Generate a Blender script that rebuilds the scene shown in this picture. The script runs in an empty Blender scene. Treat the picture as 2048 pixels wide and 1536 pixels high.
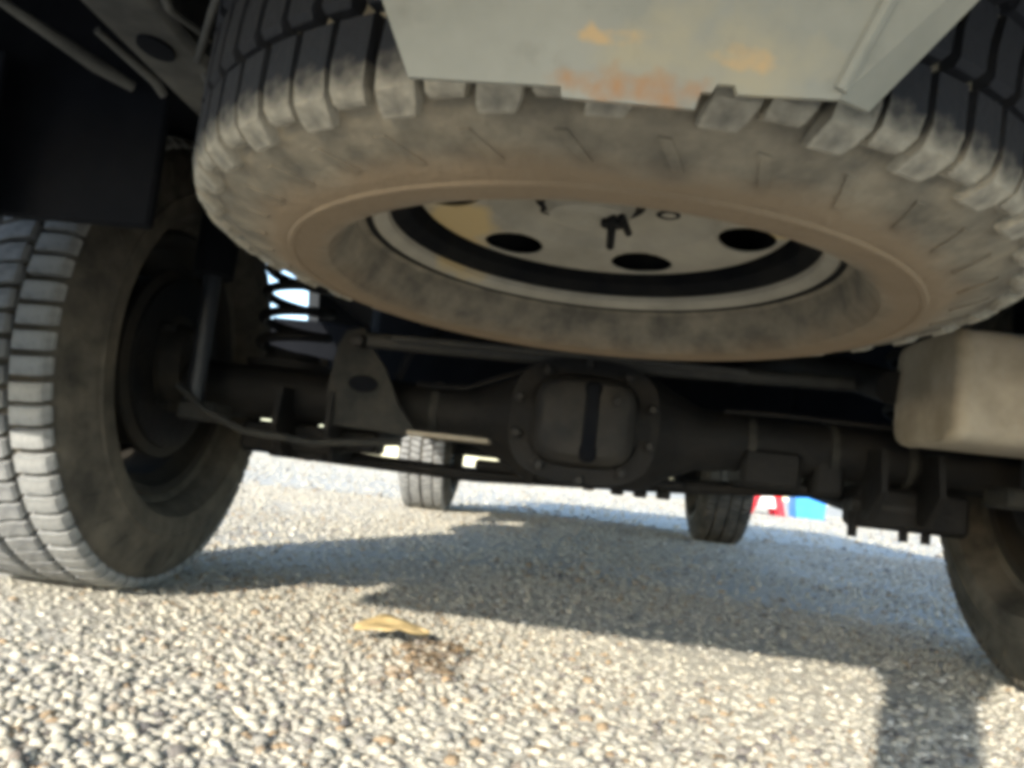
import bpy, bmesh, math, random
import numpy as np
from mathutils import Vector, Matrix, Quaternion
random.seed(7)
rng = np.random.default_rng(11)
S = bpy.context.scene
COL = S.collection
PI = math.pi

# ------------------------------------------------------------------ camera, sky, sun, exposure
CAM = Vector((-0.0418, -1.3689, 0.2607))
YAW, PITCH, ROLL, FPX = 0.0776, 0.1058, 0.1104, 1622.14
fwd = Vector((-math.sin(YAW) * math.cos(PITCH), math.cos(YAW) * math.cos(PITCH), math.sin(PITCH)))
rgt = Vector((math.cos(YAW), math.sin(YAW), 0))
upv = rgt.cross(fwd)
r2 = math.cos(ROLL) * rgt + math.sin(ROLL) * upv
u2 = -math.sin(ROLL) * rgt + math.cos(ROLL) * upv
cd = bpy.data.cameras.new('camera')
cam = bpy.data.objects.new('camera', cd)
COL.objects.link(cam)
cam.matrix_world = Matrix(((r2.x, u2.x, -fwd.x, CAM.x), (r2.y, u2.y, -fwd.y, CAM.y), (r2.z, u2.z, -fwd.z, CAM.z), (0, 0, 0, 1)))
cd.sensor_width = 36
cd.lens = 36 * FPX / 2048
cd.clip_start = 0.01
cd.clip_end = 3000
S.camera = cam

SX, SY = 0.85, 2.5                                    # ground shift of a shadow per metre of height
SUN_EL = math.atan2(1, math.hypot(SX, SY))
world = bpy.data.worlds.new('World')
S.world = world
world.use_nodes = True
wn, wl = world.node_tree.nodes, world.node_tree.links
bg = wn['Background']
sky = wn.new('ShaderNodeTexSky')
sky.sky_type = 'NISHITA'
sky.sun_disc = False
sky.sun_elevation = SUN_EL
sky.sun_rotation = math.atan2(-SX, -SY)
sky.air_density = 1.0
sky.dust_density = 0.6
sky.ozone_density = 1.6
wl.new(sky.outputs[0], bg.inputs[0])
bg.inputs[1].default_value = 0.15
sd = bpy.data.lights.new('sun', 'SUN')
sd.energy = 2.5
sd.angle = math.radians(0.6)
sd.color = (1.0, 0.925, 0.79)
sun = bpy.data.objects.new('sun', sd)
COL.objects.link(sun)
sun.rotation_euler = Vector((SX, SY, -1)).to_track_quat('-Z', 'Y').to_euler()
sun.location = (-8, -24, 12)
S.view_settings.view_transform = 'Standard'
S.view_settings.look = 'None'
S.view_settings.gamma = 1
S.view_settings.use_curve_mapping = False
S.view_settings.exposure = 1.75
S.cycles.max_bounces = 5
S.cycles.diffuse_bounces = 4
S.cycles.use_denoising = True
S.cycles.adaptive_threshold = 0.02
S.cycles.pixel_filter_type = 'BLACKMAN_HARRIS'
S.cycles.filter_width = 5.0                           # the photograph is soft throughout

# ------------------------------------------------------------------ materials
def mat(name, base, base2=None, scale=20., rough=.7, metal=0., bump=0., bscale=60., lo=.35, hi=.65, detail=5., spec=.5):
    m = bpy.data.materials.new(name)
    m.use_nodes = True
    n, l = m.node_tree.nodes, m.node_tree.links
    b = n['Principled BSDF']
    b.inputs['Roughness'].default_value = rough
    b.inputs['Metallic'].default_value = metal
    b.inputs['Specular IOR Level'].default_value = spec
    tc = n.new('ShaderNodeTexCoord')
    if base2 is None:
        b.inputs['Base Color'].default_value = (*base, 1)
    else:
        t = n.new('ShaderNodeTexNoise')
        t.inputs['Scale'].default_value = scale
        t.inputs['Detail'].default_value = detail
        t.inputs['Roughness'].default_value = .62
        l.new(tc.outputs['Object'], t.inputs['Vector'])
        r = n.new('ShaderNodeValToRGB')
        r.color_ramp.elements[0].position = lo
        r.color_ramp.elements[0].color = (*base, 1)
        r.color_ramp.elements[1].position = hi
        r.color_ramp.elements[1].color = (*base2, 1)
        l.new(t.outputs['Fac'], r.inputs[0])
        l.new(r.outputs[0], b.inputs['Base Color'])
    if bump:
        t2 = n.new('ShaderNodeTexNoise')
        t2.inputs['Scale'].default_value = bscale
        t2.inputs['Detail'].default_value = 6
        l.new(tc.outputs['Object'], t2.inputs['Vector'])
        bp = n.new('ShaderNodeBump')
        bp.inputs['Strength'].default_value = bump
        bp.inputs['Distance'].default_value = .004
        l.new(t2.outputs['Fac'], bp.inputs['Height'])
        l.new(bp.outputs[0], b.inputs['Normal'])
    return m

def overlay(m, col, tex='noise', scale=8., lo=.5, hi=.7, box=None, amount=1.):
    """lay a second colour (dust, mud, rust) over what a material has; box limits it to a soft blob in object space"""
    n, l = m.node_tree.nodes, m.node_tree.links
    b = n['Principled BSDF']
    inp = b.inputs['Base Color']
    tc = n.new('ShaderNodeTexCoord')
    t = n.new('ShaderNodeTexNoise')
    t.inputs['Scale'].default_value = scale
    t.inputs['Detail'].default_value = 6
    l.new(tc.outputs['Object'], t.inputs['Vector'])
    mr = n.new('ShaderNodeMapRange')
    mr.inputs[1].default_value = lo
    mr.inputs[2].default_value = hi
    mr.inputs[4].default_value = amount
    src = t.outputs['Fac']
    if box:
        (cx, cy, cz), (sx, sy, sz) = box
        mp = n.new('ShaderNodeMapping')
        mp.vector_type = 'POINT'
        mp.inputs['Scale'].default_value = (1 / sx, 1 / sy, 1 / sz)
        mp.inputs['Location'].default_value = (-cx / sx, -cy / sy, -cz / sz)
        l.new(tc.outputs['Object'], mp.inputs[0])
        ln = n.new('ShaderNodeVectorMath')
        ln.operation = 'LENGTH'
        l.new(mp.outputs[0], ln.inputs[0])
        fall = n.new('ShaderNodeMapRange')
        fall.inputs[1].default_value = 0.3
        fall.inputs[2].default_value = 1.2
        fall.inputs[3].default_value = .24
        fall.inputs[4].default_value = -.32
        l.new(ln.outputs['Value'], fall.inputs[0])
        ad = n.new('ShaderNodeMath')
        ad.operation = 'ADD'
        l.new(src, ad.inputs[0])
        l.new(fall.outputs[0], ad.inputs[1])
        src = ad.outputs[0]
    l.new(src, mr.inputs[0])
    mx = n.new('ShaderNodeMix')
    mx.data_type = 'RGBA'
    l.new(mr.outputs[0], mx.inputs[0])
    if inp.is_linked:
        l.new(inp.links[0].from_socket, mx.inputs[6])
    else:
        mx.inputs[6].default_value = inp.default_value
    mx.inputs[7].default_value = (*col, 1)
    l.new(mx.outputs[2], inp)
    return m

def ring_mud(m, col, rc, rw, amount=.9):
    """a band of dried mud round a tyre, a circle about the object's own axis"""
    n, l = m.node_tree.nodes, m.node_tree.links
    b = n['Principled BSDF']
    inp = b.inputs['Base Color']
    tc = n.new('ShaderNodeTexCoord')
    sp = n.new('ShaderNodeSeparateXYZ')
    l.new(tc.outputs['Object'], sp.inputs[0])
    cb = n.new('ShaderNodeCombineXYZ')
    l.new(sp.outputs[0], cb.inputs[0])
    l.new(sp.outputs[1], cb.inputs[1])
    ln = n.new('ShaderNodeVectorMath')
    ln.operation = 'LENGTH'
    l.new(cb.outputs[0], ln.inputs[0])
    nz = n.new('ShaderNodeTexNoise')
    nz.inputs['Scale'].default_value = 14
    nz.inputs['Detail'].default_value = 6
    l.new(tc.outputs['Object'], nz.inputs['Vector'])
    ma = n.new('ShaderNodeMath')
    ma.operation = 'MULTIPLY_ADD'
    ma.inputs[1].default_value = .04
    l.new(nz.outputs['Fac'], ma.inputs[0])
    l.new(ln.outputs['Value'], ma.inputs[2])
    su = n.new('ShaderNodeMath')
    su.operation = 'SUBTRACT'
    su.inputs[1].default_value = rc + .02
    l.new(ma.outputs[0], su.inputs[0])
    ab = n.new('ShaderNodeMath')
    ab.operation = 'ABSOLUTE'
    l.new(su.outputs[0], ab.inputs[0])
    mr = n.new('ShaderNodeMapRange')
    mr.inputs[1].default_value = rw * .4
    mr.inputs[2].default_value = rw
    mr.inputs[3].default_value = amount
    mr.inputs[4].default_value = 0
    l.new(ab.outputs[0], mr.inputs[0])
    mx = n.new('ShaderNodeMix')
    mx.data_type = 'RGBA'
    l.new(mr.outputs[0], mx.inputs[0])
    l.new(inp.links[0].from_socket, mx.inputs[6])
    mx.inputs[7].default_value = (*col, 1)
    l.new(mx.outputs[2], inp)
    return m

M = {}
M['spare_rubber'] = mat('dusty_rubber', (.115, .105, .087), (.26, .228, .175), 22, .9, bump=.5, bscale=120, spec=.2)
ring_mud(M['spare_rubber'], (.22, .165, .11), .292, .042)
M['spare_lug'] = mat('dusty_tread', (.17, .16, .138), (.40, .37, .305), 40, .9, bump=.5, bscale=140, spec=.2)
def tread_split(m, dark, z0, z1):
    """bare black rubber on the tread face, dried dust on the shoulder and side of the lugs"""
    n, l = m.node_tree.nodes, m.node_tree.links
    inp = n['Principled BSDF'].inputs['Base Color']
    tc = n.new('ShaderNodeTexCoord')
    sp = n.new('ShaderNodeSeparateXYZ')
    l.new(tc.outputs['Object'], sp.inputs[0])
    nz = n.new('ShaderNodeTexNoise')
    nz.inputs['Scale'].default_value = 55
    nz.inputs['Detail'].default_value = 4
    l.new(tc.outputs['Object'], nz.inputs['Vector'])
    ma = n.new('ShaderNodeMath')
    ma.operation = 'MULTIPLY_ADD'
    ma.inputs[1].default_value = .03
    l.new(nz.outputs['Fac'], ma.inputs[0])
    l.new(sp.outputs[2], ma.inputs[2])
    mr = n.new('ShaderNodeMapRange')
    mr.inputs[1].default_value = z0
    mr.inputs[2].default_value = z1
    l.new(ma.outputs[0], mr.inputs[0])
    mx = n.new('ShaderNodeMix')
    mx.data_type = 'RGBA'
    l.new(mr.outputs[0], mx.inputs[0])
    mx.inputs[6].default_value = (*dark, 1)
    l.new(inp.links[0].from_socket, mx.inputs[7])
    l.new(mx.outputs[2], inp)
tread_split(M['spare_lug'], (.022, .024, .030), .110, .128)  # dark tread colour holds the bumper's shade as well as black rubber
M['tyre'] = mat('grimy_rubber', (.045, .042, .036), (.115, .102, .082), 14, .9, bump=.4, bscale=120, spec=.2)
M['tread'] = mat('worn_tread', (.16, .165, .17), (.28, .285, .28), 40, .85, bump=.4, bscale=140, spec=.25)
M['rim'] = mat('dusty_steel_rim', (.25, .235, .20), (.36, .335, .28), 12, .75, bump=.2, spec=.3)
overlay(M['rim'], (.47, .36, .19), scale=9, lo=.5, hi=.62, box=((-.15, -.05, .06), (.075, .13, .09)))
overlay(M['rim'], (.45, .35, .19), scale=14, lo=.52, hi=.62, box=((.175, .02, .05), (.04, .05, .06)))
M['black_rim'] = mat('black_wheel_steel', (.012, .012, .012), (.032, .027, .02), 9, .8, bump=.2, spec=.3)
M['black'] = mat('black_underseal', (.0035, .0045, .007), (.007, .008, .011), 12, .9, bump=.3, spec=.12)
M['axle'] = mat('grimy_axle_iron', (.0014, .002, .0034), (.0095, .009, .0088), 13, .7, bump=.5, bscale=90, spec=.3)
M['cover'] = mat('dusty_cover', (.005, .0055, .007), (.032, .029, .025), 11, .8, bump=.3)
M['bracket'] = mat('dusty_bracket_steel', (.007, .009, .011), (.036, .035, .031), 18, .75, bump=.4, spec=.3)
M['rod'] = mat('grey_rod', (.018, .019, .019), (.04, .038, .033), 22, .7, bump=.2)
M['rail'] = mat('grey_frame_paint', (.03, .031, .03), (.10, .098, .088), 9, .75, bump=.3)
M['barrel'] = mat('barrel_shade_black', (.004, .005, .007), (.012, .012, .012), 20, .8, spec=.1)  # black stands in for deep shade between wheel disc and lip
M['shock'] = mat('shock_metal', (.018, .022, .03), (.035, .038, .045), 20, .45, metal=.3)
M['bolt'] = mat('bolt_steel', (.004, .0045, .006), (.012, .0115, .011), 50, .7, metal=0.)
M['muffler'] = mat('dusty_muffler', (.25, .22, .17), (.40, .355, .285), 13, .8, bump=.3, spec=.25)
M['plate'] = mat('grey_tow_plate', (.225, .225, .195), (.30, .295, .255), 9, .7, bump=.25, spec=.3)
overlay(M['plate'], (.33, .295, .21), scale=30, lo=.56, hi=.85, box=((.01, -1.0, .462), (.10, .1, .035)))
overlay(M['plate'], (.33, .19, .10), scale=90, lo=.48, hi=.88, box=((-.026, -1.0, .445), (.064, .08, .014)))
overlay(M['plate'], (.44, .31, .17), scale=70, lo=.62, hi=.80, box=((-.04, -1.0, .467), (.035, .08, .010)))
overlay(M['plate'], (.44, .31, .17), scale=70, lo=.62, hi=.80, box=((.02, -1.0, .461), (.03, .08, .011)))
overlay(M['plate'], (.15, .145, .125), scale=38, lo=.58, hi=.78, amount=.6)
M['body'] = mat('dark_body_paint', (.018, .022, .028), (.022, .026, .032), 3, .35)
M['glass'] = mat('dark_glass', (.01, .012, .013), rough=.08)
M['flap'] = mat('black_flap_rubber', (.0035, .0045, .007), (.007, .008, .011), 15, .9, bump=.2, spec=.12)
M['red'] = mat('red_paint', (.75, .012, .02), (.82, .02, .04), 5, .45)
M['white'] = mat('white_paint', (.75, .75, .72), (.82, .82, .80), 5, .5)
M['blue'] = mat('blue_plastic', (.035, .25, .75), (.05, .30, .82), 5, .4)
M['leaf'] = mat('dry_leaf', (.40, .29, .13), (.58, .44, .22), 40, .8, bump=.3)
M['bark'] = mat('brown_scraps', (.06, .045, .03), (.22, .15, .08), 30, .8)
M['denim'] = mat('denim', (.05, .07, .12), (.07, .09, .15), 60, .9)

def stone_mat():
    m = bpy.data.materials.new('gravel_stone')
    m.use_nodes = True
    n, l = m.node_tree.nodes, m.node_tree.links
    b = n['Principled BSDF']
    b.inputs['Roughness'].default_value = 1
    b.inputs['Specular IOR Level'].default_value = .0
    at = n.new('ShaderNodeAttribute')
    at.attribute_name = 'tone'
    r = n.new('ShaderNodeValToRGB')
    cr = r.color_ramp
    stops = [(0, (.12, .115, .115)), (.10, (.21, .19, .17)), (.16, (.33, .235, .14)), (.22, (.31, .295, .265)), (.45, (.40, .38, .325)), (.7, (.455, .43, .36)), (.88, (.54, .49, .39)), (.96, (.60, .56, .475)), (1, (.68, .66, .60))]
    cr.elements[0].position, cr.elements[0].color = stops[0][0], (*stops[0][1], 1)
    cr.elements[1].position, cr.elements[1].color = stops[-1][0], (*stops[-1][1], 1)
    for p_, c_ in stops[1:-1]:
        e = cr.elements.new(p_)
        e.color = (*c_, 1)
    l.new(at.outputs['Fac'], r.inputs[0])
    tc = n.new('ShaderNodeTexCoord')
    t = n.new('ShaderNodeTexNoise')
    t.inputs['Scale'].default_value = 260
    t.inputs['Detail'].default_value = 4
    l.new(tc.outputs['Object'], t.inputs['Vector'])
    mr = n.new('ShaderNodeMapRange')
    mr.inputs[1].default_value = .3
    mr.inputs[2].default_value = .7
    mr.inputs[3].default_value = .78
    mr.inputs[4].default_value = 1.1
    l.new(t.outputs['Fac'], mr.inputs[0])
    mx = n.new('ShaderNodeVectorMath')
    mx.operation = 'SCALE'
    l.new(r.outputs[0], mx.inputs[0])
    l.new(mr.outputs[0], mx.inputs['Scale'])
    l.new(mx.outputs[0], b.inputs['Base Color'])
    bp = n.new('ShaderNodeBump')
    bp.inputs['Strength'].default_value = .4
    bp.inputs['Distance'].default_value = .002
    l.new(t.outputs['Fac'], bp.inputs['Height'])
    l.new(bp.outputs[0], b.inputs['Normal'])
    return m

def ground_mat():
    m = bpy.data.materials.new('gravel_ground')
    m.use_nodes = True
    n, l = m.node_tree.nodes, m.node_tree.links
    b = n['Principled BSDF']
    b.inputs['Roughness'].default_value = 1
    b.inputs['Specular IOR Level'].default_value = .0
    tc = n.new('ShaderNodeTexCoord')
    v = n.new('ShaderNodeTexVoronoi')
    v.inputs['Scale'].default_value = 110
    l.new(tc.outputs['Object'], v.inputs['Vector'])
    bw = n.new('ShaderNodeRGBToBW')
    l.new(v.outputs['Color'], bw.inputs[0])
    r = n.new('ShaderNodeValToRGB')
    cr = r.color_ramp
    cr.elements[0].position, cr.elements[0].color = .1, (.38, .355, .30, 1)
    cr.elements[1].position, cr.elements[1].color = .9, (.62, .59, .51, 1)
    e = cr.elements.new(.45)
    e.color = (.49, .465, .40, 1)
    l.new(bw.outputs[0], r.inputs[0])
    big = n.new('ShaderNodeTexNoise')
    big.inputs['Scale'].default_value = 1.3
    big.inputs['Detail'].default_value = 7
    l.new(tc.outputs['Object'], big.inputs['Vector'])
    mr = n.new('ShaderNodeMapRange')
    mr.inputs[1].default_value = .3
    mr.inputs[2].default_value = .7
    mr.inputs[3].default_value = .85
    mr.inputs[4].default_value = 1.12
    l.new(big.outputs['Fac'], mr.inputs[0])
    mx = n.new('ShaderNodeVectorMath')
    mx.operation = 'SCALE'
    l.new(r.outputs[0], mx.inputs[0])
    l.new(mr.outputs[0], mx.inputs['Scale'])
    l.new(mx.outputs[0], b.inputs['Base Color'])
    bp = n.new('ShaderNodeBump')
    bp.inputs['Strength'].default_value = .6
    bp.inputs['Distance'].default_value = .004
    bp.invert = True
    l.new(v.outputs['Distance'], bp.inputs['Height'])
    l.new(bp.outputs[0], b.inputs['Normal'])
    return m
M['stone'] = stone_mat()
M['ground'] = ground_mat()

# ------------------------------------------------------------------ mesh helpers
class MB:
    def __init__(s):
        s.v, s.f = [], []
    def add(s, vs, fs):
        o = len(s.v)
        s.v += [tuple(x) for x in vs]
        s.f += [tuple(i + o for i in f) for f in fs]
        return s
    def box(s, x0, x1, y0, y1, z0, z1, c=.004, rot=None, piv=None):
        """box with chamfered edges"""
        c = min(c, (x1 - x0) * .45, (y1 - y0) * .45, (z1 - z0) * .45)
        bm = bmesh.new()
        bmesh.ops.create_cube(bm, size=1)
        for v in bm.verts:
            v.co = Vector((x0 + (v.co.x + .5) * (x1 - x0), y0 + (v.co.y + .5) * (y1 - y0), z0 + (v.co.z + .5) * (z1 - z0)))
        if c > 0:
            bmesh.ops.bevel(bm, geom=bm.edges[:], offset=c, segments=1, affect='EDGES')
        if rot is not None:
            pv = Vector(piv) if piv else Vector(((x0 + x1) / 2, (y0 + y1) / 2, (z0 + z1) / 2))
            for v in bm.verts:
                v.co = rot @ (v.co - pv) + pv
        bm.verts.index_update()
        s.add([v.co[:] for v in bm.verts], [[v.index for v in f.verts] for f in bm.faces])
        bm.free()
        return s
    def tube(s, pts, r, n=12, cap=True, close=False):
        pts = [Vector(p) for p in pts]
        rs = r if isinstance(r, (list, tuple)) else [r] * len(pts)
        N = len(pts)
        vs, fs = [], []
        prev = None
        for i, p in enumerate(pts):
            if close:
                d = pts[(i + 1) % N] - pts[i - 1]
            else:
                d = pts[min(i + 1, N - 1)] - pts[max(i - 1, 0)]
            d.normalize()
            if prev is None:
                a = d.cross(Vector((0, 0, 1)))
                if a.length < .1:
                    a = d.cross(Vector((1, 0, 0)))
            else:
                a = prev - d * prev.dot(d)
            a.normalize()
            prev = a
            b = d.cross(a)
            for k in range(n):
                t = 2 * PI * k / n
                vs.append(p + (a * math.cos(t) + b * math.sin(t)) * rs[i])
        R = N if close else N - 1
        for i in range(R):
            for k in range(n):
                j = (i + 1) % N
                fs.append((i * n + k, i * n + (k + 1) % n, j * n + (k + 1) % n, j * n + k))
        if cap and not close:
            fs.append(tuple(range(n - 1, -1, -1)))
            fs.append(tuple((N - 1) * n + k for k in range(n)))
        return s.add(vs, fs)
    def lathe(s, prof, n=96, mtx=None, closed=False):
        """profile of (a, r): a along local Z"""
        vs, fs = [], []
        for a, r in prof:
            for k in range(n):
                t = 2 * PI * k / n
                q = Vector((r * math.cos(t), r * math.sin(t), a))
                vs.append(mtx @ q if mtx else q)
        L = len(prof)
        for i in range(L if closed else L - 1):
            for k in range(n):
                j = (i + 1) % L
                fs.append((i * n + k, i * n + (k + 1) % n, j * n + (k + 1) % n, j * n + k))
        if not closed:
            if prof[0][1] > 1e-6:
                fs.append(tuple(range(n - 1, -1, -1)))
            if prof[-1][1] > 1e-6:
                fs.append(tuple((L - 1) * n + k for k in range(n)))
        return s.add(vs, fs)
    def prism(s, poly, thick, frame):
        """poly of (u, v); frame = (origin, U, V, W)"""
        o, U, V, W = [Vector(q) for q in frame]
        n = len(poly)
        vs = [o + U * u + V * v for u, v in poly] + [o + U * u + V * v + W * thick for u, v in poly]
        fs = [tuple(range(n - 1, -1, -1)), tuple(range(n, 2 * n))] + [(i, (i + 1) % n, n + (i + 1) % n, n + i) for i in range(n)]
        return s.add(vs, fs)
    def build(s, name, m, parent=None, smooth=True, angle=40):
        me = bpy.data.meshes.new(name)
        me.from_pydata(s.v, [], s.f)
        bm = bmesh.new()
        bm.from_mesh(me)
        bmesh.ops.recalc_face_normals(bm, faces=bm.faces)
        bm.to_mesh(me)
        bm.free()
        if smooth:
            me.polygons.foreach_set('use_smooth', [True] * len(me.polygons))
            me.set_sharp_from_angle(angle=math.radians(angle))
        me.materials.append(m)
        o = bpy.data.objects.new(name, me)
        COL.objects.link(o)
        if parent:
            o.parent = parent
        return o
def tag(o, label, cat, group=None, kind=None):
    if label: o['label'] = label
    if cat: o['category'] = cat
    if group: o['group'] = group
    if kind: o['kind'] = kind
    return o
def empty(name, loc=(0, 0, 0), parent=None):
    o = bpy.data.objects.new(name, None)
    o.empty_display_size = .1
    COL.objects.link(o)
    o.location = loc
    o.parent = parent
    return o
def axis_mtx(origin, direction):
    q = Vector(direction).to_track_quat('Z', 'Y')
    return Matrix.Translation(Vector(origin)) @ q.to_matrix().to_4x4()

# ------------------------------------------------------------------ ground
def grid_ground():
    xs = [-900, -200, -60, -20, -8, -4, -2] + list(np.arange(-1.5, 1.51, .1)) + [2, 4, 8, 20, 60, 200, 900]
    ys = [-900, -200, -60, -20, -8, -4, -2.5] + list(np.arange(-2, 6.01, .1)) + [8, 20, 60, 200, 900]
    vs = []
    for y in ys:
        for x in xs:
            near = abs(x) < 1.6 and -2.1 < y < 6.1
            vs.append((x, y, (-.005 + .002 * math.sin(5 * x + 2 * y) * math.cos(3.7 * y - x)) if near else -.006))
    W = len(xs)
    fs = [(j * W + i, j * W + i + 1, (j + 1) * W + i + 1, (j + 1) * W + i) for j in range(len(ys) - 1) for i in range(W - 1)]
    o = MB().add(vs, fs).build('ground', M['ground'])
    o['kind'] = 'structure'
    return o
grid_ground()

def pebbles(name, n, sampler, smin, smax, brown=None, sink=(-.08, .18), fade=False):
    phi = (1 + 5 ** .5) / 2
    iv = np.array([(-1, phi, 0), (1, phi, 0), (-1, -phi, 0), (1, -phi, 0), (0, -1, phi), (0, 1, phi), (0, -1, -phi), (0, 1, -phi), (phi, 0, -1), (phi, 0, 1), (-phi, 0, -1), (-phi, 0, 1)], float)
    iv /= np.linalg.norm(iv[0])
    it = np.array([(0, 11, 5), (0, 5, 1), (0, 1, 7), (0, 7, 10), (0, 10, 11), (1, 5, 9), (5, 11, 4), (11, 10, 2), (10, 7, 6), (7, 1, 8), (3, 9, 4), (3, 4, 2), (3, 2, 6), (3, 6, 8), (3, 8, 9), (4, 9, 5), (2, 4, 11), (6, 2, 10), (8, 6, 7), (9, 8, 1)])
    xy = sampler(n)
    n = len(xy)
    sz = smin * (smax / smin) ** (rng.random(n) ** 1.7)
    sk = rng.uniform(*sink, n)
    if fade:                                  # stones lie bedded in finer grit towards the truck
        dd = np.hypot(xy[:, 0] + .04, xy[:, 1] + 1.37)
        k = np.clip((dd - .55) / .75, 0, 1)
        sz *= 1.18 - .38 * k
        sk -= .02 * k
    V = iv[None] * rng.uniform(.72, 1.22, (n, 12, 1))
    V = V * np.stack([rng.uniform(.8, 1.35, n), rng.uniform(.7, 1.1, n), rng.uniform(.5, .85, n)], -1)[:, None, :]
    # random tilt and turn
    a, b = rng.uniform(0, 2 * PI, n), rng.normal(0, .35, n)
    ca, sa, cb, sb = np.cos(a), np.sin(a), np.cos(b), np.sin(b)
    x, y, z = V[..., 0], V[..., 1], V[..., 2]
    y, z = y * cb[:, None] - z * sb[:, None], y * sb[:, None] + z * cb[:, None]
    x, y = x * ca[:, None] - y * sa[:, None], x * sa[:, None] + y * ca[:, None]
    V = np.stack([x, y, z], -1) * (sz / 2)[:, None, None]
    V[..., 0] += xy[:, 0:1]
    V[..., 1] += xy[:, 1:2]
    V[..., 2] += (-.0055 + sz * sk)[:, None]
    F = (it[None] + (np.arange(n) * 12)[:, None, None]).reshape(-1, 3)
    me = bpy.data.meshes.new(name)
    me.vertices.add(n * 12)
    me.vertices.foreach_set('co', V.reshape(-1))
    me.loops.add(len(F) * 3)
    me.loops.foreach_set('vertex_index', F.reshape(-1).astype(np.int32))
    me.polygons.add(len(F))
    me.polygons.foreach_set('loop_start', np.arange(0, len(F) * 3, 3, dtype=np.int32))
    me.polygons.foreach_set('loop_total', np.full(len(F), 3, dtype=np.int32))
    me.update(calc_edges=True)
    tone = rng.beta(2.2, 1.7, n)
    dark = rng.random(n)
    tone = np.clip(tone + .10 * np.sin(3.1 * xy[:, 0] + 1.7 * np.sin(2.3 * xy[:, 1])) * np.cos(2.7 * xy[:, 1] + xy[:, 0]), .17, 1)
    tone[dark < .07] = rng.uniform(0, .12, (dark < .07).sum())
    if brown:
        d = np.hypot((xy[:, 0] - brown[0]) / brown[2], (xy[:, 1] - brown[1]) / brown[3])
        k = (d < 1) & (rng.random(n) < .5)
        tone[k] = rng.uniform(.08, .22, k.sum())
    at = me.attributes.new('tone', 'FLOAT', 'POINT')
    at.data.foreach_set('value', np.repeat(tone, 12).astype(np.float32))
    me.materials.append(M['stone'])
    o = bpy.data.objects.new(name, me)
    COL.objects.link(o)
    return o
def wedge(d0, d1, half):
    """points on the ground round the spot behind the truck, thinning with distance"""
    def f(n):
        u = rng.random(n)
        d = np.sqrt(d0 ** 2 + u * (d1 ** 2 - d0 ** 2))
        a = rng.uniform(-half, half, n) - .05
        return np.stack([-.04 + d * np.sin(a), -1.37 + d * np.cos(a)], -1)
    return f
g1 = pebbles('gravel', 78000, wedge(.30, 2.2, .82), .0050, .0185, brown=(-.20, -.25, .06, .13), fade=True)
tag(g1, 'pale gravel stones nearest, behind and under the tail of the truck', 'gravel', kind='stuff')
g2 = pebbles('gravel', 42000, wedge(2.1, 5.5, .62), .008, .02, sink=(-.06, .2))
tag(g2, 'pale gravel stones spread under the truck and beyond', 'gravel', kind='stuff')
g3 = pebbles('gravel', 26000, wedge(5.3, 22, .62), .02, .05)
tag(g3, 'coarse pale gravel far off beyond the front wheels', 'gravel', kind='stuff')

# ------------------------------------------------------------------ wheels
R, NL = .385, 72
def tyre_mesh():
    half = [(.078, .224), (.0875, .2315), (.093, .236), (.0955, .2415), (.101, .2425), (.122, .250), (.1345, .2610), (.1385, .2625), (.1415, .276), (.1410, .292), (.1425, .2935), (.1422, .2975), (.1395, .299), (.1362, .315), (.1345, .317), (.1290, .340), (.121, .358), (.112, .368), (.100, .3715), (.06, .3725)]
    prof = half + [(-a, r) for a, r in reversed(half)]
    mb = MB().lathe(prof, 128, closed=True)
    # slanting raised bars on both sidewalls
    for s in (-1, 1):
        for k in range(NL // 2):
            t0 = 2 * PI * (k + .3) / (NL / 2)
            pts = []
            for r, a, dt in ((.320, .1352, 0), (.334, .1318, .022), (.347, .1276, .045)):
                for w in (-.012, .012):
                    for e in (0, -.006):
                        t = t0 + dt + w
                        pts.append((r * math.cos(t), r * math.sin(t), s * (a + e)))
            fs = []
            for q in range(2):
                b0, b1 = q * 4, q * 4 + 4
                fs += [(b0, b0 + 2, b1 + 2, b1), (b0, b1, b1 + 1, b0 + 1), (b0 + 2, b0 + 3, b1 + 3, b1 + 2)]
            fs += [(0, 1, 3, 2), (8, 10, 11, 9)]
            mb.add(pts, fs)
    return mb
def loft(secs):
    vs, fs = [], []
    for (ao, ro), (ai, ri), hw, off in secs:
        for (a, r), w in (((ao, ro), -hw), ((ao, ro), hw), ((ai, ri), hw), ((ai, ri), -hw)):
            vs.append((r, w + off, a))
    for i in range(len(secs) - 1):
        for k in range(4):
            fs.append((i * 4 + k, i * 4 + (k + 1) % 4, i * 4 + 4 + (k + 1) % 4, i * 4 + 4 + k))
    fs += [(3, 2, 1, 0), tuple(len(secs) * 4 - 4 + k for k in range(4))]
    return vs, fs
def flip(vf):
    return [(x, y, -z) for x, y, z in vf[0]], vf[1]
long_lug = loft([((.066, .3815), (.066, .366), .0118, -.001), ((.069, .3855), (.069, .366), .0130, 0), ((.102, .3850), (.098, .366), .0135, .002), ((.1155, .3805), (.104, .364), .0135, .004), ((.1225, .3705), (.112, .357), .0128, .007), ((.1255, .3640), (.116, .352), .0112, .009), ((.1250, .361), (.116, .350), .0100, .0095)])
short_lug = loft([((.066, .3815), (.066, .366), .0118, -.001), ((.069, .3855), (.069, .366), .0130, 0), ((.098, .3850), (.098, .366), .0135, .002), ((.112, .3815), (.104, .364), .0132, .004), ((.1180, .375), (.109, .359), .0122, .006), ((.1192, .371), (.112, .355), .0105, .006)])
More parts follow.
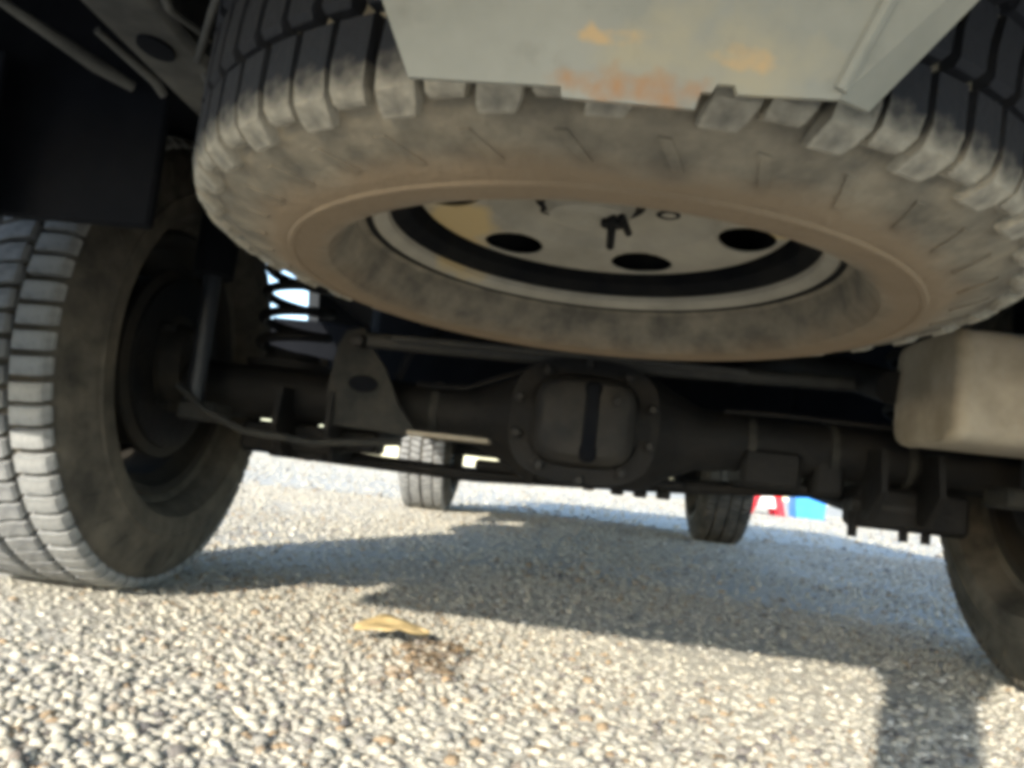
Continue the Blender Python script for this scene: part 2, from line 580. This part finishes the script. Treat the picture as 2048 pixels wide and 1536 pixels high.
mid_lug = loft([((.006, .382), (.006, .366), .0112, -.009), ((.009, .3860), (.009, .366), .0124, -.008), ((.034, .3862), (.034, .366), .0127, .001), ((.055, .3860), (.055, .366), .0121, .004), ((.059, .382), (.059, .366), .0108, .005)])
road_lug = loft([((.066, .3815), (.066, .366), .0108, -.001), ((.069, .3855), (.069, .366), .0119, 0), ((.098, .3848), (.098, .366), .0122, .001), ((.111, .3815), (.104, .364), .0121, .002), ((.1175, .374), (.108, .362), .0114, .003), ((.1185, .369), (.110, .360), .0104, .003)])
def mesh_of(name, vf, m):
    o = MB().add(*vf).build(name, m, angle=25)
    me = o.data
    bpy.data.objects.remove(o)
    return me
def block_meshes(m, road=False):
    if road:
        return {k: mesh_of('tread_block', v, m) for k, v in dict(la=road_lug, sa=road_lug, ma=mid_lug, lb=flip(road_lug), sb=flip(road_lug), mb=flip(mid_lug)).items()}
    return {k: mesh_of('tread_block', v, m) for k, v in dict(la=long_lug, sa=short_lug, ma=mid_lug, lb=flip(long_lug), sb=flip(short_lug), mb=flip(mid_lug)).items()}
def place_blocks(parent, meshes):
    for k in range(NL):
        t = 2 * PI * k / NL
        for key, dt in (('sa' if k % 2 else 'la', 0), ('ma', .45), ('lb' if k % 2 else 'sb', .5), ('mb', .95)):
            o = bpy.data.objects.new('tread_block', meshes[key])
            COL.objects.link(o)
            o.parent = parent
            o.rotation_euler = (0, 0, t + dt * 2 * PI / NL + random.uniform(-.004, .004))
def joined_blocks():
    mb = MB()
    for k in range(NL):
        t = 2 * PI * k / NL
        for vf, dt in ((road_lug, 0), (mid_lug, .45), (flip(road_lug), .5), (flip(mid_lug), .95)):
            q = t + dt * 2 * PI / NL
            c, s = math.cos(q), math.sin(q)
            mb.add([(x * c - y * s, x * s + y * c, z) for x, y, z in vf[0]], vf[1])
    return mb
def rim_barrel():
    prof = [(.0795, .2128), (.076, .2075), (.068, .199), (.03, .1965), (-.06, .1965), (-.070, .207), (-.080, .2125), (-.087, .2145), (-.091, .2195), (-.093, .2245), (-.0915, .2285), (-.0875, .2285), (-.083, .2225), (-.075, .2165), (-.067, .2105), (-.06, .2), (.03, .2), (.068, .2025), (.075, .2105), (.0795, .2160)]
    return MB().lathe(prof, 128, closed=True)
def rim_lip():
    return MB().lathe([(.0800, .2165), (.083, .2185), (.087, .2275), (.0915, .2285), (.0930, .2255), (.0905, .2195), (.086, .2140), (.0800, .2128)], 128, closed=True)
def rim_disc(nh=6, off=math.radians(-10)):
    """pressed steel disc with oval vents, dished towards the outer face"""
    NA = 216
    prof = [(.008, .1965), (.020, .1962), (.042, .1945), (.053, .1915), (.0575, .1865)] + [(.0585 - .008 * (1 - i / 10), .118 + (.183 - .118) * i / 10) for i in range(10, -1, -1)] + [(.041, .108), (.037, .092), (.036, .07), (.036, .036), (.030, .033)]
    L = len(prof)
    hr, ha, hb = .152, .036, .0285           # ring radius, half size along and across
    pts = []
    for a, r in prof:
        for k in range(NA):
            t = 2 * PI * k / NA
            pts.append([r * math.cos(t), r * math.sin(t), a])
    def hole(x, y):
        r, t = math.hypot(x, y), math.atan2(y, x)
        j = round((t - off) / (2 * PI / nh))
        dt = t - off - j * 2 * PI / nh
        return hr * dt / ha, (r - hr) / hb, off + j * 2 * PI / nh
    fs = []
    for i in range(L - 1):
        for k in range(NA):
            f = (i * NA + k, i * NA + (k + 1) % NA, (i + 1) * NA + (k + 1) % NA, (i + 1) * NA + k)
            c = [sum(pts[q][e] for q in f) / 4 for e in range(3)]
            u, v, _ = hole(c[0], c[1])
            if u * u + v * v > 1:
                fs.append(f)
    cnt = {}
    for f in fs:
        for q in range(4):
            e = tuple(sorted((f[q], f[(q + 1) % 4])))
            cnt[e] = cnt.get(e, 0) + 1
    for e, n_ in cnt.items():
        if n_ == 1:
            for q in e:
                x, y, z = pts[q]
                u, v, tc = hole(x, y)
                d = math.hypot(u, v)
                if d < 1.9 and .116 < math.hypot(x, y) < .1835:
                    u, v = u / d, v / d
                    r, t = hr + v * hb, tc + u * ha / hr
                    pts[q] = [r * math.cos(t), r * math.sin(t), z]
    return MB().add(pts, fs)
tyre_geo = tyre_mesh()
barrel_geo, lip_geo, disc_geo = rim_barrel(), rim_lip(), rim_disc()

# ------------------------------------------------------------------ spare wheel, hung flat under the tail
spare = empty('spare_wheel', (-.0302, -.5646, .5790))
n_ = Vector((-.0113 * -1, -.0259 * -1, 1)).normalized()
q1 = Vector((0, 0, 1)).rotation_difference(n_)
spare.rotation_mode = 'QUATERNION'
spare.rotation_quaternion = q1 @ Quaternion((1, 0, 0), PI)
tag(spare, 'large dusty spare wheel lying flat under the tail of the truck', 'wheel')
sp_tyre = tyre_geo.build('tyre', M['spare_rubber'], spare, angle=35)
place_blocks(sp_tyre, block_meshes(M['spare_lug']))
MB().lathe([(.0880, .2290), (.0925, .2290), (.0935, .2345), (.0890, .2345)], 128, closed=True).build('bead_line', M['barrel'], sp_tyre)
sp_rim = barrel_geo.build('rim', M['barrel'], spare, angle=35)
lip_geo.build('rim_lip', M['rim'], sp_rim, angle=35)
d = disc_geo.build('wheel_disc', M['rim'], sp_rim, angle=35)
d.data.materials.append(M['barrel'])                    # folded edge blackened like the barrel, for shade seen through the vents
for f_ in d.data.polygons:
    if f_.center.z < .048 and math.hypot(f_.center.x, f_.center.y) > .185:
        f_.material_index = 1
md = d.modifiers.new('thickness', 'SOLIDIFY')
md.thickness = .003
for k in range(6):
    t = math.radians(40 + 60 * k)
    mb = MB()
    mb.lathe([(.030, .0), (.030, .010), (.0365, .013), (.0375, .0105), (.0375, .0085), (.031, .0085)], 14, Matrix.Translation((.072 * math.cos(t), .072 * math.sin(t), .0)))
    mb.build('stud_hole', M['black'], sp_rim)

# ------------------------------------------------------------------ the truck
truck = empty('truck')
tag(truck, 'dark four wheel drive truck parked on gravel, seen from under its tail', 'truck')

# ---- bodywork
def arc(cy, cz, r, a0, a1, n=14):
    return [(cy + r * math.cos(math.radians(a0 + (a1 - a0) * i / n)), cz + r * math.sin(math.radians(a0 + (a1 - a0) * i / n))) for i in range(n + 1)]
side = [(-1.38, .63), (-.50, .63)] + arc(0, .40, .52, 152, 50) + [(.5, .80), (1.12, .80), (1.20, .54), (2.64, .54)] + arc(3.211, .40, .52, 162, 22) + [(4.02, .60), (4.10, .80), (4.06, 1.08), (2.75, 1.17), (2.15, 1.78), (-1.25, 1.82), (-1.38, 1.15)]
for s in (-1, 1):
    MB().prism(side, .035, ((s * .92, 0, 0), (0, 1, 0), (0, 0, 1), (-s, 0, 0))).build('side_panel', M['body'], truck, angle=30)
    for y0, y1 in ((-1.15, -.1), (.0, .95), (1.05, 1.95)):
        MB().box(s * .921 - .004, s * .921 + .004, y0, y1, 1.22, 1.68, .003).build('side_window', M['glass'], truck)
MB().box(-.884, .884, -1.36, 4.0, .76, .80, .01).build('floor_pan', M['black'], truck)
MB().box(-.884, .884, -1.24, 2.14, 1.76, 1.80, .015).build('roof', M['body'], truck)
MB().box(-.884, .884, 2.76, 4.04, 1.06, 1.10, .015).build('bonnet', M['body'], truck)
MB().box(-.884, .884, 4.0, 4.08, .60, 1.05, .02).build('grille', M['black'], truck)
MB().box(-.884, .884, -1.36, -1.32, .80, 1.76, .01).build('tailgate', M['body'], truck)
MB().box(-.7, .7, -1.375, -1.362, 1.2, 1.66, .003).build('rear_window', M['glass'], truck)
MB().prism([(-.884, 0), (.884, 0), (.84, .84), (-.84, .84)], .012, ((0, 2.74, 1.17), (1, 0, 0), (0, -.70, .714), (0, .714, .70))).build('windscreen', M['glass'], truck)
MB().box(-.93, .93, -1.45, -1.36, .602, .80, .02).build('rear_bumper', M['body'], truck)
MB().box(-.93, .93, 4.10, 4.20, .50, .72, .02).build('front_bumper', M['body'], truck)

# ---- frame
def rail(s):
    x0, x1 = sorted((s * .535, s * .455))
    mb = MB()
    mb.box(x0, x1, -1.30, 4.0, .644, .756, .008)
    return mb
for s in (-1, 1):
    ro = rail(s).build('frame_rail', M['rail'], truck)
    # oval drain holes in the underside
    for y in (-.62, -.2, .5, 1.1):
        pts = [(.017 * math.cos(t), .024 * math.sin(t)) for t in np.linspace(0, 2 * PI, 18, endpoint=False)]
        MB().prism(pts, .004, ((s * .495, y, .6405), (1, 0, 0), (0, 1, 0), (0, 0, 1))).build('drain_hole', M['black'], ro)
MB().box(-.454, .454, -1.06, -.96, .71, .755, .008).build('crossmember', M['black'], truck)
MB().box(-.454, .454, .55, .66, .60, .755, .01).build('crossmember', M['black'], truck)
MB().box(-.60, .62, .72, 1.6, .395, .755, .03).build('fuel_tank', M['black'], truck)  # made this wide to shut out bright sky gaps behind the axle
MB().box(-.20, .22, 2.0, 3.2, .46, .755, .04).build('gearbox', M['black'], truck)

# ---- splash panels, mud flaps and lines in front of the wheels
for s in (-1, 1):
    x0, x1 = sorted((s * .884, s * .54))
    MB().box(x0, x1, -.505, -.49, .488, .758, .004).build('splash_panel', M['flap'], truck)
    x0, x1 = sorted((s * .985, s * .70))
    MB().box(x0, x1, -.56, -.552, .318, .66, .003).build('mud_flap', M['flap'], truck)
    x0, x1 = sorted((s * .884, s * .655))
    MB().box(x0, x1, -1.30, -.56, .745, .758, .004).build('inner_panel', M['black'], truck)
MB().tube([(-.80, -.80, .70), (-.66, -.66, .672), (-.60, -.555, .652), (-.575, -.52, .645)], [.004, .004, .009, .006], 10).build('brake_line', M['rail'], truck)
MB().tube([(-.575, -.60, .668), (-.545, -.53, .650), (-.54, -.515, .640)], [.004, .006, .005], 10).build('brake_line', M['rail'], truck)
MB().tube([(-.42, -.90, .66), (-.425, -.78, .655), (-.44, -.70, .640), (-.42, -.62, .645), (-.35, -.56, .70)], .0045, 10).build('cable', M['rail'], truck)
MB().tube([(-.45, -.62, .632), (-.40, -.70, .640), (-.33, -.80, .68)], .004, 10).build('cable', M['rail'], truck)
MB().tube([(-.452, -.60, .63), (-.44, -.58, .60), (-.43, -.57, .57)], .004, 10).build('cable', M['rail'], truck)

# ---- tow plate behind the spare
tp = MB()
def plate_pt(x, h):                    # h metres up along the plate
    return (x, -1.0 - .28 * h, .4435 + .96 * h)
def sheet(mb, poly, th=.006):
    n = len(poly)
    a = [Vector(plate_pt(*q)) for q in poly]
    w = Vector((0, .96, .28)) * th
    mb.add(a + [q + w for q in a], [tuple(range(n)), tuple(range(2 * n - 1, n - 1, -1))] + [(i, n + i, n + (i + 1) % n, (i + 1) % n) for i in range(n)])
sheet(tp, [(-.137, .0), (-.063, .001), (-.062, -.004), (.001, -.005), (.003, .003), (.008, .003), (.010, .007), (.018, .007), (.020, .003), (.066, .004), (.140, .20), (-.225, .20)])
tp_o = tp.build('tow_plate', M['plate'], truck, angle=20)
# folded right flange and edge rib, a hair proud of the sheet
wing = MB()
a = [Vector(plate_pt(.066, .0045)), Vector(plate_pt(.086, .006)), Vector(plate_pt(.235, .20)), Vector(plate_pt(.140, .20))]
a = [a[0], a[1] + Vector((0, .018, .002)), a[2] + Vector((0, .03, 0)), a[3]]
w = Vector((0, .006, .002))
wing.add(a + [q + w for q in a], [(0, 1, 2, 3), (7, 6, 5, 4), (0, 4, 5, 1), (1, 5, 6, 2), (2, 6, 7, 3), (3, 7, 4, 0)])
wing.build('flange', M['plate'], tp_o)
MB().tube([plate_pt(.066, 0.008), plate_pt(.138, .198)], .0035, 8).build('rib', M['plate'], tp_o)
MB().box(-.13, .10, -1.30, -1.03, .655, .758, .01).build('tow_bar', M['black'], truck)

# ---- spare carrier: cup, crossbar and hanging hook in the middle of the rim
cx, cy, cz = -.045, -.575, .528
carrier = MB().lathe([(.012, .0), (.012, .040), (.004, .046), (-.008, .040), (-.012, .030), (-.010, .014), (-.004, 0)], 32, Matrix.Translation((cx, cy, cz))).build('spare_carrier', M['rim'], truck)
MB().lathe([(.006, .040), (.0065, .056), (.012, .056), (.012, .040)], 32, Matrix.Translation((cx, cy, cz)), closed=True).build('shade_ring', M['barrel'], carrier)  # dark ring stands in for the shade round the cup
MB().box(-.025, -.016, -.60, -.495, .511, .519, .003, Matrix.Rotation(-.03, 3, 'Z')).build('hook_bar', M['barrel'], carrier)
MB().box(-.012, -.004, -.60, -.54, .514, .521, .003, Matrix.Rotation(-.2, 3, 'Z')).build('latch', M['barrel'], carrier)
MB().tube([(-.021, -.58, .512), (-.021, -.58, .76)], .012, 12).build('winch_cable', M['barrel'], carrier)

# ---- rear axle
AZ = .347
ax = MB()
prof_l = [(-.70, .05), (-.60, .045), (-.30, .045), (-.20, .052), (-.15, .075), (-.11, .10), (.08, .10), (.12, .075), (.17, .052), (.27, .045), (.60, .045), (.70, .05)]
ax.lathe([(a, r) for a, r in prof_l], 28, axis_mtx((0, 0, AZ), (1, 0, 0)))
axle = ax.build('rear_axle', M['axle'], truck)
DX = -.022
dm = axis_mtx((DX, 0, AZ + .002), (0, -1, 0))
def diff_ring(r0, r1, y0, y1, name, m, n=28, squash=.84):
    mb = MB()
    mb.lathe([(y0, r1), (y1, r1), (y1, r0), (y0, r0)], 56, closed=True)
    def sq(v):
        t = math.atan2(v[1], v[0])
        k = (abs(math.cos(t)) ** 3 + abs(math.sin(t)) ** 3) ** (-1 / 3)
        return tuple(dm @ Vector((v[0] * k * .96, v[1] * k * .80, v[2])))
    mb.v = [sq(v) for v in mb.v]
    return mb.build(name, m, axle)
diff_ring(.092, .122, .075, .098, 'flange_ring', M['axle'])
cv = MB()
cv.lathe([(.09, .104), (.105, .100), (.138, .092), (.150, .080), (.154, .055), (.154, .0)], 48)
def square_off(v):
    r, t = math.hypot(v[0], v[1]), math.atan2(v[1], v[0])
    k = (abs(math.cos(t)) ** 4 + abs(math.sin(t)) ** 4) ** -.25
    return tuple(dm @ Vector((v[0] * k * .78, v[1] * k * .68, v[2])))
cv.v = [square_off(v) for v in cv.v]
cover = cv.build('differential_cover', M['cover'], axle)
MB().box(DX - .004, DX + .022, -.158, -.12, AZ - .062, AZ + .060, .006).build('cover_rib', M['black'], axle)
for k in range(10):
    t = 2 * PI * (k + .5) / 10
    MB().lathe([(.09, .009), (.106, .009), (.109, .006)], 6, dm @ Matrix.Translation((.109 * math.cos(t), .84 * .109 * math.sin(t), 0))).build('bolt', M['bolt'], axle)
# brackets on the left: arched plate for the panhard rod
poly = [(-.432, .312), (-.435, .36), (-.428, .43), (-.415, .456), (-.39, .462), (-.372, .45), (-.366, .425), (-.345, .40), (-.318, .345), (-.286, .307), (-.30, .298), (-.42, .302)]
MB().prism(poly, .012, ((0, -.085, 0), (1, 0, 0), (0, 0, 1), (0, -1, 0))).build('panhard_bracket', M['bracket'], axle, angle=20)
hp = [(-.378 + .024 * math.cos(t), .372 + .014 * math.sin(t)) for t in np.linspace(0, 2 * PI, 16, endpoint=False)]
MB().prism(hp, .003, ((0, -.0975, 0), (1, 0, 0), (0, 0, 1), (0, -1, 0))).build('bracket_hole', M['black'], axle)
MB().box(-.292, -.165, -.135, -.07, .298, .305, .002).build('bracket_lip', M['muffler'], axle)  # pale tan colour paints in the light on this lower edge
MB().lathe([(-.02, .011), (.02, .011), (.022, .007)], 6, axis_mtx((-.39, -.105, .438), (0, -1, 0))).build('bolt', M['bolt'], axle)
# lower link brackets, both sides
for s in (-1, 1):
    for x in (.43, .515):
        pl = [(-.10, .355), (.09, .355), (.10, .28), (.03, .246), (-.06, .244), (-.11, .29)]
        x0 = s * x
        MB().prism(pl, .009, ((x0, 0, 0), (0, 1, 0), (0, 0, 1), (1, 0, 0))).build('link_bracket', M['axle'], axle, angle=20)
    MB().lathe([(-.06, .012), (.06, .012)], 10, axis_mtx((s * .477, -.02, .268), (1, 0, 0))).build('pivot_bolt', M['bolt'], axle)
    MB().tube([(s * .477, -.02, .268), (s * .46, .4, .30), (s * .43, 1.05, .42)], [.03, .024, .03], 14).build('lower_link', M['axle'], truck)
    # spring seat and coil
    MB().lathe([(.0, .07), (.012, .078), (.016, .05), (.03, .045), (.03, 0)], 24, Matrix.Translation((s * .545, .03, .392))).build('spring_seat', M['axle'], axle)
    pts = []
    turns, n = 5.2, 150
    for i in range(n + 1):
        t = 2 * PI * turns * i / n
        pts.append((s * .545 + .058 * math.cos(t), .03 + .058 * math.sin(t), .412 + .232 * i / n))
    MB().tube(pts, .0085, 10).build('coil_spring', M['axle'], truck)
    # shock absorber
    sx = s * .645
    MB().tube([(sx - s * .005, -.12, .30), (sx, -.11, .52)], .014, 16).build('shock_absorber', M['shock'], truck)
    MB().tube([(sx, -.11, .52), (sx + s * .004, -.09, .76)], .032, 16).build('shock_sleeve', M['black'], truck)
    MB().box(*sorted((s * .60, s * .66)), -.135, -.06, .285, .315, .004).build('shock_mount', M['bracket'], axle)
# stabiliser bar with arms, its clamps and bushes
MB().tube([(-.60, .55, .36), (-.60, .12, .262), (-.575, .075, .252), (-.2, .07, .246), (.2, .07, .268), (.40, .07, .285), (.575, .075, .262), (.60, .12, .262), (.60, .55, .36)], .013, 12).build('stabiliser_bar', M['axle'], truck)
for x in (-.10, -.06, 0.0, .05, .09, .13):
    MB().box(x - .011, x + .011, .055, .09, .238 + .004 * random.random(), .27, .003).build('bush_clamp', M['axle'], axle)
MB().box(-.20, .16, .03, .07, .256, .275, .005).build('skid_bar', M['axle'], axle)
# plates that hang on the right of the axle
MB().box(.235, .33, -.05, .06, .277, .34, .008).build('hanger_box', M['axle'], axle)
MB().box(.35, .40, -.04, .05, .274, .335, .008).build('hanger_box', M['axle'], axle)
MB().box(.329, .352, -.02, .02, .275, .29, .004).build('hanger_strap', M['axle'], axle)
MB().box(.425, .60, -.03, .05, .232, .30, .008).build('hanger_box', M['axle'], axle)
for x in (.425, .505, .54):
    MB().lathe([(-.022, .008), (.02, .008)], 6, Matrix.Translation((x, -.01, .238))).build('bolt', M['axle'], axle)
# plates that hang on the left
MB().box(-.60, -.44, -.02, .05, .245, .30, .008).build('hanger_box', M['axle'], axle)
MB().box(-.43, -.36, -.03, .04, .262, .30, .006).build('hanger_box', M['axle'], axle)
MB().tube([(-.655, -.15, .336), (-.60, -.16, .30), (-.54, -.15, .276), (-.44, -.13, .270), (-.30, -.12, .285)], .006, 10).build('brake_pipe', M['bracket'], axle)
# panhard rod and the brake pipe above the axle
MB().tube([(-.375, -.115, .441), (.10, -.06, .449), (.53, .0, .466)], .0125, 12).build('panhard_rod', M['rod'], truck)
MB().tube([(-.33, -.14, .4445), (-.05, -.135, .4475), (.22, -.10, .452)], .006, 8).build('brake_pipe', M['rod'], truck)
MB().box(.50, .56, -.03, .03, .44, .70, .01).build('panhard_mount', M['black'], truck)
MB().box(.45, .88, .50, .512, .38, .758, .004).build('splash_panel', M['flap'], truck)  # added panel, closes a bright slit of sky by the muffler
MB().box(-.88, -.62, .74, 1.12, .44, .602, .01).build('sky_blocker', M['black'], truck)  # added block, hides bright sky behind the lower coil turns
# propeller shaft
MB().tube([(0.0, .1, .37), (0, .25, .39), (.02, 1.9, .55)], [.05, .035, .035], 16).build('propeller_shaft', M['black'], truck)

# ---- muffler behind the right wheel
def muffler():
    mb = MB()
    W, H = .105, .078
    ring = []
    for k in range(40):
        t = 2 * PI * k / 40
        c, s = math.cos(t), math.sin(t)
        ring.append((W * math.copysign(abs(c) ** .32, c), H * math.copysign(abs(s) ** .32, s)))
    secs = [(.449, .86), (.451, .95), (.456, .99), (.463, 1.012), (.470, 1.012), (.472, 1), (.655, 1), (.66, 1.012), (.672, 1.012), (.68, .985), (.686, .93), (.688, .8)]
    vs, fs = [], []
    for x, k in secs:
        for u, v in ring:
            vs.append((x, -.185 + u * k, .438 + v * k))
    n = len(ring)
    for i in range(len(secs) - 1):
        for k in range(n):
            fs.append((i * n + k, i * n + (k + 1) % n, (i + 1) * n + (k + 1) % n, (i + 1) * n + k))
    fs += [tuple(range(n)), tuple(len(vs) - n + k for k in range(n))]
    return mb.add(vs, fs)
mf = muffler().build('muffler', M['muffler'], truck, angle=40)
MB().tube([(.60, -.27, .44), (.60, -.40, .47), (.64, -.8, .56), (.70, -1.35, .57)], .026, 16).build('tail_pipe', M['axle'], mf)
MB().tube([(.44, -.10, .45), (.40, .3, .55), (.36, .9, .57)], .026, 14).build('exhaust_pipe', M['axle'], mf)

# ---- road wheels
def wheel(x, y, blocks):
    w = empty('wheel', (x, y, R - .004), truck)
    s = 1 if x > 0 else -1
    w.rotation_mode = 'QUATERNION'
    w.rotation_quaternion = Quaternion((0, 1, 0), s * PI / 2) @ Quaternion((0, 0, 1), random.uniform(0, 1))
    return w
tyre_data = rim_data = disc_data = tread_data = None
bmesh_set = block_meshes(M['tread'], True)
T2, WB = .834, 3.211
for x, y, detail in ((-T2, 0, True), (T2, 0, False), (-.80, WB, False), (.80, WB, False)):
    w = wheel(x, y, detail)
    if tyre_data is None:
        t_o = tyre_geo.build('tyre', M['tyre'], w, angle=35)
        r_o = barrel_geo.build('rim', M['black_rim'], w, angle=35)
        d_o = disc_geo.build('wheel_disc', M['black_rim'], w, angle=35)
        l_o = lip_geo.build('rim_lip', M['black_rim'], w, angle=35)
        tyre_data, rim_data, disc_data, lip_data = t_o.data, r_o.data, d_o.data, l_o.data
    else:
        for nm, da in (('tyre', tyre_data), ('rim', rim_data), ('wheel_disc', disc_data), ('rim_lip', lip_data)):
            o = bpy.data.objects.new(nm, da)
            COL.objects.link(o)
            o.parent = w
    if detail:
        place_blocks(w, bmesh_set)
    else:
        if tread_data is None:
            o = joined_blocks().build('tread', M['tyre'], w, angle=25)
            tread_data = o.data
            tread_sunlit = tread_data.copy()
            tread_sunlit.materials[0] = M['tread']  # left front tread made pale to paint in sunlight on it
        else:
            o = bpy.data.objects.new('tread', tread_sunlit if x < 0 else tread_data)
            COL.objects.link(o)
            o.parent = w
    # brake drum and backing plate on the inner side
    MB().lathe([(.04, .05), (.04, .145), (-.06, .150), (-.075, .150), (-.080, .165), (-.088, .165), (-.092, .150), (-.10, .07), (-.13, .06)], 40).build('brake_drum', M['black_rim'], w)
    MB().lathe([(-.093, .148), (-.099, .146), (-.101, .10), (-.097, .075)], 40).build('backing_plate', M['axle'], w)
    for k in range(4):
        t = 2 * PI * (k + .35) / 4
        MB().lathe([(-.12, .007), (-.095, .007)], 6, Matrix.Translation((.09 * math.cos(t), .09 * math.sin(t), 0))).build('bolt', M['bolt'], w)
# hoses, clips and clamps along the axle
MB().tube([(-.33, -.06, .39), (-.31, -.09, .43), (-.26, -.08, .48), (-.22, .02, .56), (-.2, .1, .70)], .007, 10).build('brake_hose', M['black'], truck)
MB().tube([(.20, -.055, .392), (.30, -.052, .395), (.42, -.05, .393), (.55, -.05, .39)], .004, 8).build('brake_pipe', M['axle'], axle)
MB().tube([(-.30, -.052, .385), (-.22, -.052, .385), (-.16, -.06, .41), (-.05, -.05, .455)], .004, 8).build('brake_pipe', M['axle'], axle)
for x in (-.27, -.19, .25, .38, .5):
    MB().lathe([(-.006, .046), (-.006, .050), (.006, .050), (.006, .046)], 24, axis_mtx((x, 0, AZ), (1, 0, 0)), closed=True).build('pipe_clip', M['bracket'], axle)
MB().lathe([(-.006, .10), (-.006, .107), (.006, .107), (.006, .10)], 28, axis_mtx((-.10, 0, AZ), (1, 0, 0)), closed=True).build('weld_bead', M['axle'], axle)
MB().lathe([(.15, .010), (.160, .010), (.163, .007)], 6, dm @ Matrix.Translation((.045, .03, 0))).build('filler_plug', M['bolt'], axle)
# front axle beam
MB().tube([(-.70, WB, .36), (.70, WB, .36)], .045, 20).build('front_axle', M['axle'], truck)

# ------------------------------------------------------------------ dry leaves on the gravel
def leaf(name, loc, L, W, rz, m, curl):
    vs, fs = [], []
    n, k = 12, 6
    for i in range(n + 1):
        u = i / n
        wid = W * (math.sin(PI * min(1, u * .93 + .05)) ** .7) * .5 * (1 + .12 * math.sin(19 * u))
        for j in range(k + 1):
            v = j / k * 2 - 1
            vs.append(((u - .5) * L, v * wid, .006 + curl * v * v * W * .4 + .01 * math.sin(3 * u + .5) + .002 * math.sin(9 * u + 4 * v)))
    for i in range(n):
        for j in range(k):
            a = i * (k + 1) + j
            fs.append((a, a + 1, a + k + 2, a + k + 1))
    o = MB().add(vs, fs).build(name, m)
    md = o.modifiers.new('thickness', 'SOLIDIFY')
    md.thickness = .0015
    o.location = loc
    o.rotation_euler = (.10, -.05, rz)
    return o
tag(leaf('dry_leaf', (-.268, -.172, .003), .110, .066, .30, M['leaf'], .18), 'pale yellow dry leaf lying on the gravel near the shadow edge', 'leaf')
def debris():
    """dry scraps of stalk and leaf tangled on the stones"""
    mb = MB()
    for k in range(46):
        u = random.random()
        x, y = -.190 + random.gauss(0, .020) + .01 * (1 - u), -.16 - .19 * u + random.gauss(0, .015)
        a, L = random.uniform(0, PI), random.uniform(.008, .03)
        z = random.uniform(.004, .011)
        dx, dy = math.cos(a) * L / 2, math.sin(a) * L / 2
        mb.tube([(x - dx, y - dy, z), (x, y, z + random.uniform(0, .004)), (x + dx, y + dy, z - .001)], [.0008, random.uniform(.001, .0024), .0006], 6)
    return mb.build('plant_debris', M['bark'])
tag(debris(), 'small clump of brown dry plant scraps beside the tan leaf', 'debris')

# ------------------------------------------------------------------ things far behind, seen under the axle
sgn = empty('trestle', (3.28, 12.3, 0))
tag(sgn, 'red and white folding trestle standing far off beyond the front wheels', 'trestle')
for x0, x1, yy in ((-.30, .02, -.02), (.24, .04, .02)):
    MB().tube([(x0, yy, 0), (x1, yy, .85)], .068, 10).build('leg', M['red'], sgn)
    MB().tube([(x0, yy + .5, 0), (x1, yy + .5, .85)], .068, 10).build('leg', M['red'], sgn)
MB().box(-.12, .16, .0, .03, .12, .80, .005).build('panel', M['white'], sgn)
MB().box(-.30, .30, -.06, .56, .84, .92, .01).build('top_bar', M['red'], sgn)
bin_ = empty('plastic_crate', (4.12, 13.0, 0))
tag(bin_, 'bright blue plastic crate on the ground beside the red trestle', 'crate')
MB().prism([(-.23, 0), (.23, 0), (.27, .50), (-.27, .50)], .45, ((0, -.22, .0), (1, 0, 0), (0, 0, 1), (0, 1, 0))).build('shell', M['blue'], bin_)
MB().box(-.29, .29, -.24, .25, .50, .54, .01).build('rim', M['blue'], bin_)

# ------------------------------------------------------------------ somebody standing behind, whose leg throws the narrow shadow
def person():
    J = {'hip': (.03, -1.76, .92), 'k1': (-.058, -1.66, .50), 'a1': (-.10, -1.66, .09), 't1': (-.08, -1.54, .035), 'k2': (-.17, -1.95, .50), 'a2': (-.22, -2.06, .09), 't2': (-.20, -1.94, .035),
         'chest': (-.16, -1.76, 1.30), 'neck': (-.16, -1.75, 1.50), 'head': (-.16, -1.73, 1.64), 'top': (-.16, -1.73, 1.76),
         's1': (.02, -1.76, 1.42), 'e1': (.06, -1.75, 1.14), 'h1': (.05, -1.70, .90), 's2': (-.34, -1.76, 1.42), 'e2': (-.38, -1.75, 1.14), 'h2': (-.37, -1.70, .90)}
    rad = {'hip': .10, 'k1': .042, 'a1': .042, 't1': .035, 'k2': .042, 'a2': .042, 't2': .035, 'chest': .14, 'neck': .06, 'head': .095, 'top': .07, 's1': .06, 'e1': .045, 'h1': .035, 's2': .06, 'e2': .045, 'h2': .035}
    E = [('hip', 'k1'), ('k1', 'a1'), ('a1', 't1'), ('hip', 'k2'), ('k2', 'a2'), ('a2', 't2'), ('hip', 'chest'), ('chest', 'neck'), ('neck', 'head'), ('head', 'top'), ('chest', 's1'), ('s1', 'e1'), ('e1', 'h1'), ('chest', 's2'), ('s2', 'e2'), ('e2', 'h2')]
    ks = list(J)
    me = bpy.data.meshes.new('person')
    me.from_pydata([J[k] for k in ks], [(ks.index(a), ks.index(b)) for a, b in E], [])
    o = bpy.data.objects.new('person', me)
    COL.objects.link(o)
    o.modifiers.new('skin', 'SKIN')
    for i, k in enumerate(ks):
        sv = me.skin_vertices[0].data[i]
        sv.radius = (rad[k], rad[k])
        sv.use_root = k == 'hip'
    o.modifiers.new('smooth', 'SUBSURF').render_levels = 2
    me.materials.append(M['denim'])
    tag(o, 'person in dark clothes standing upright behind the tail of the truck', 'person')
person()
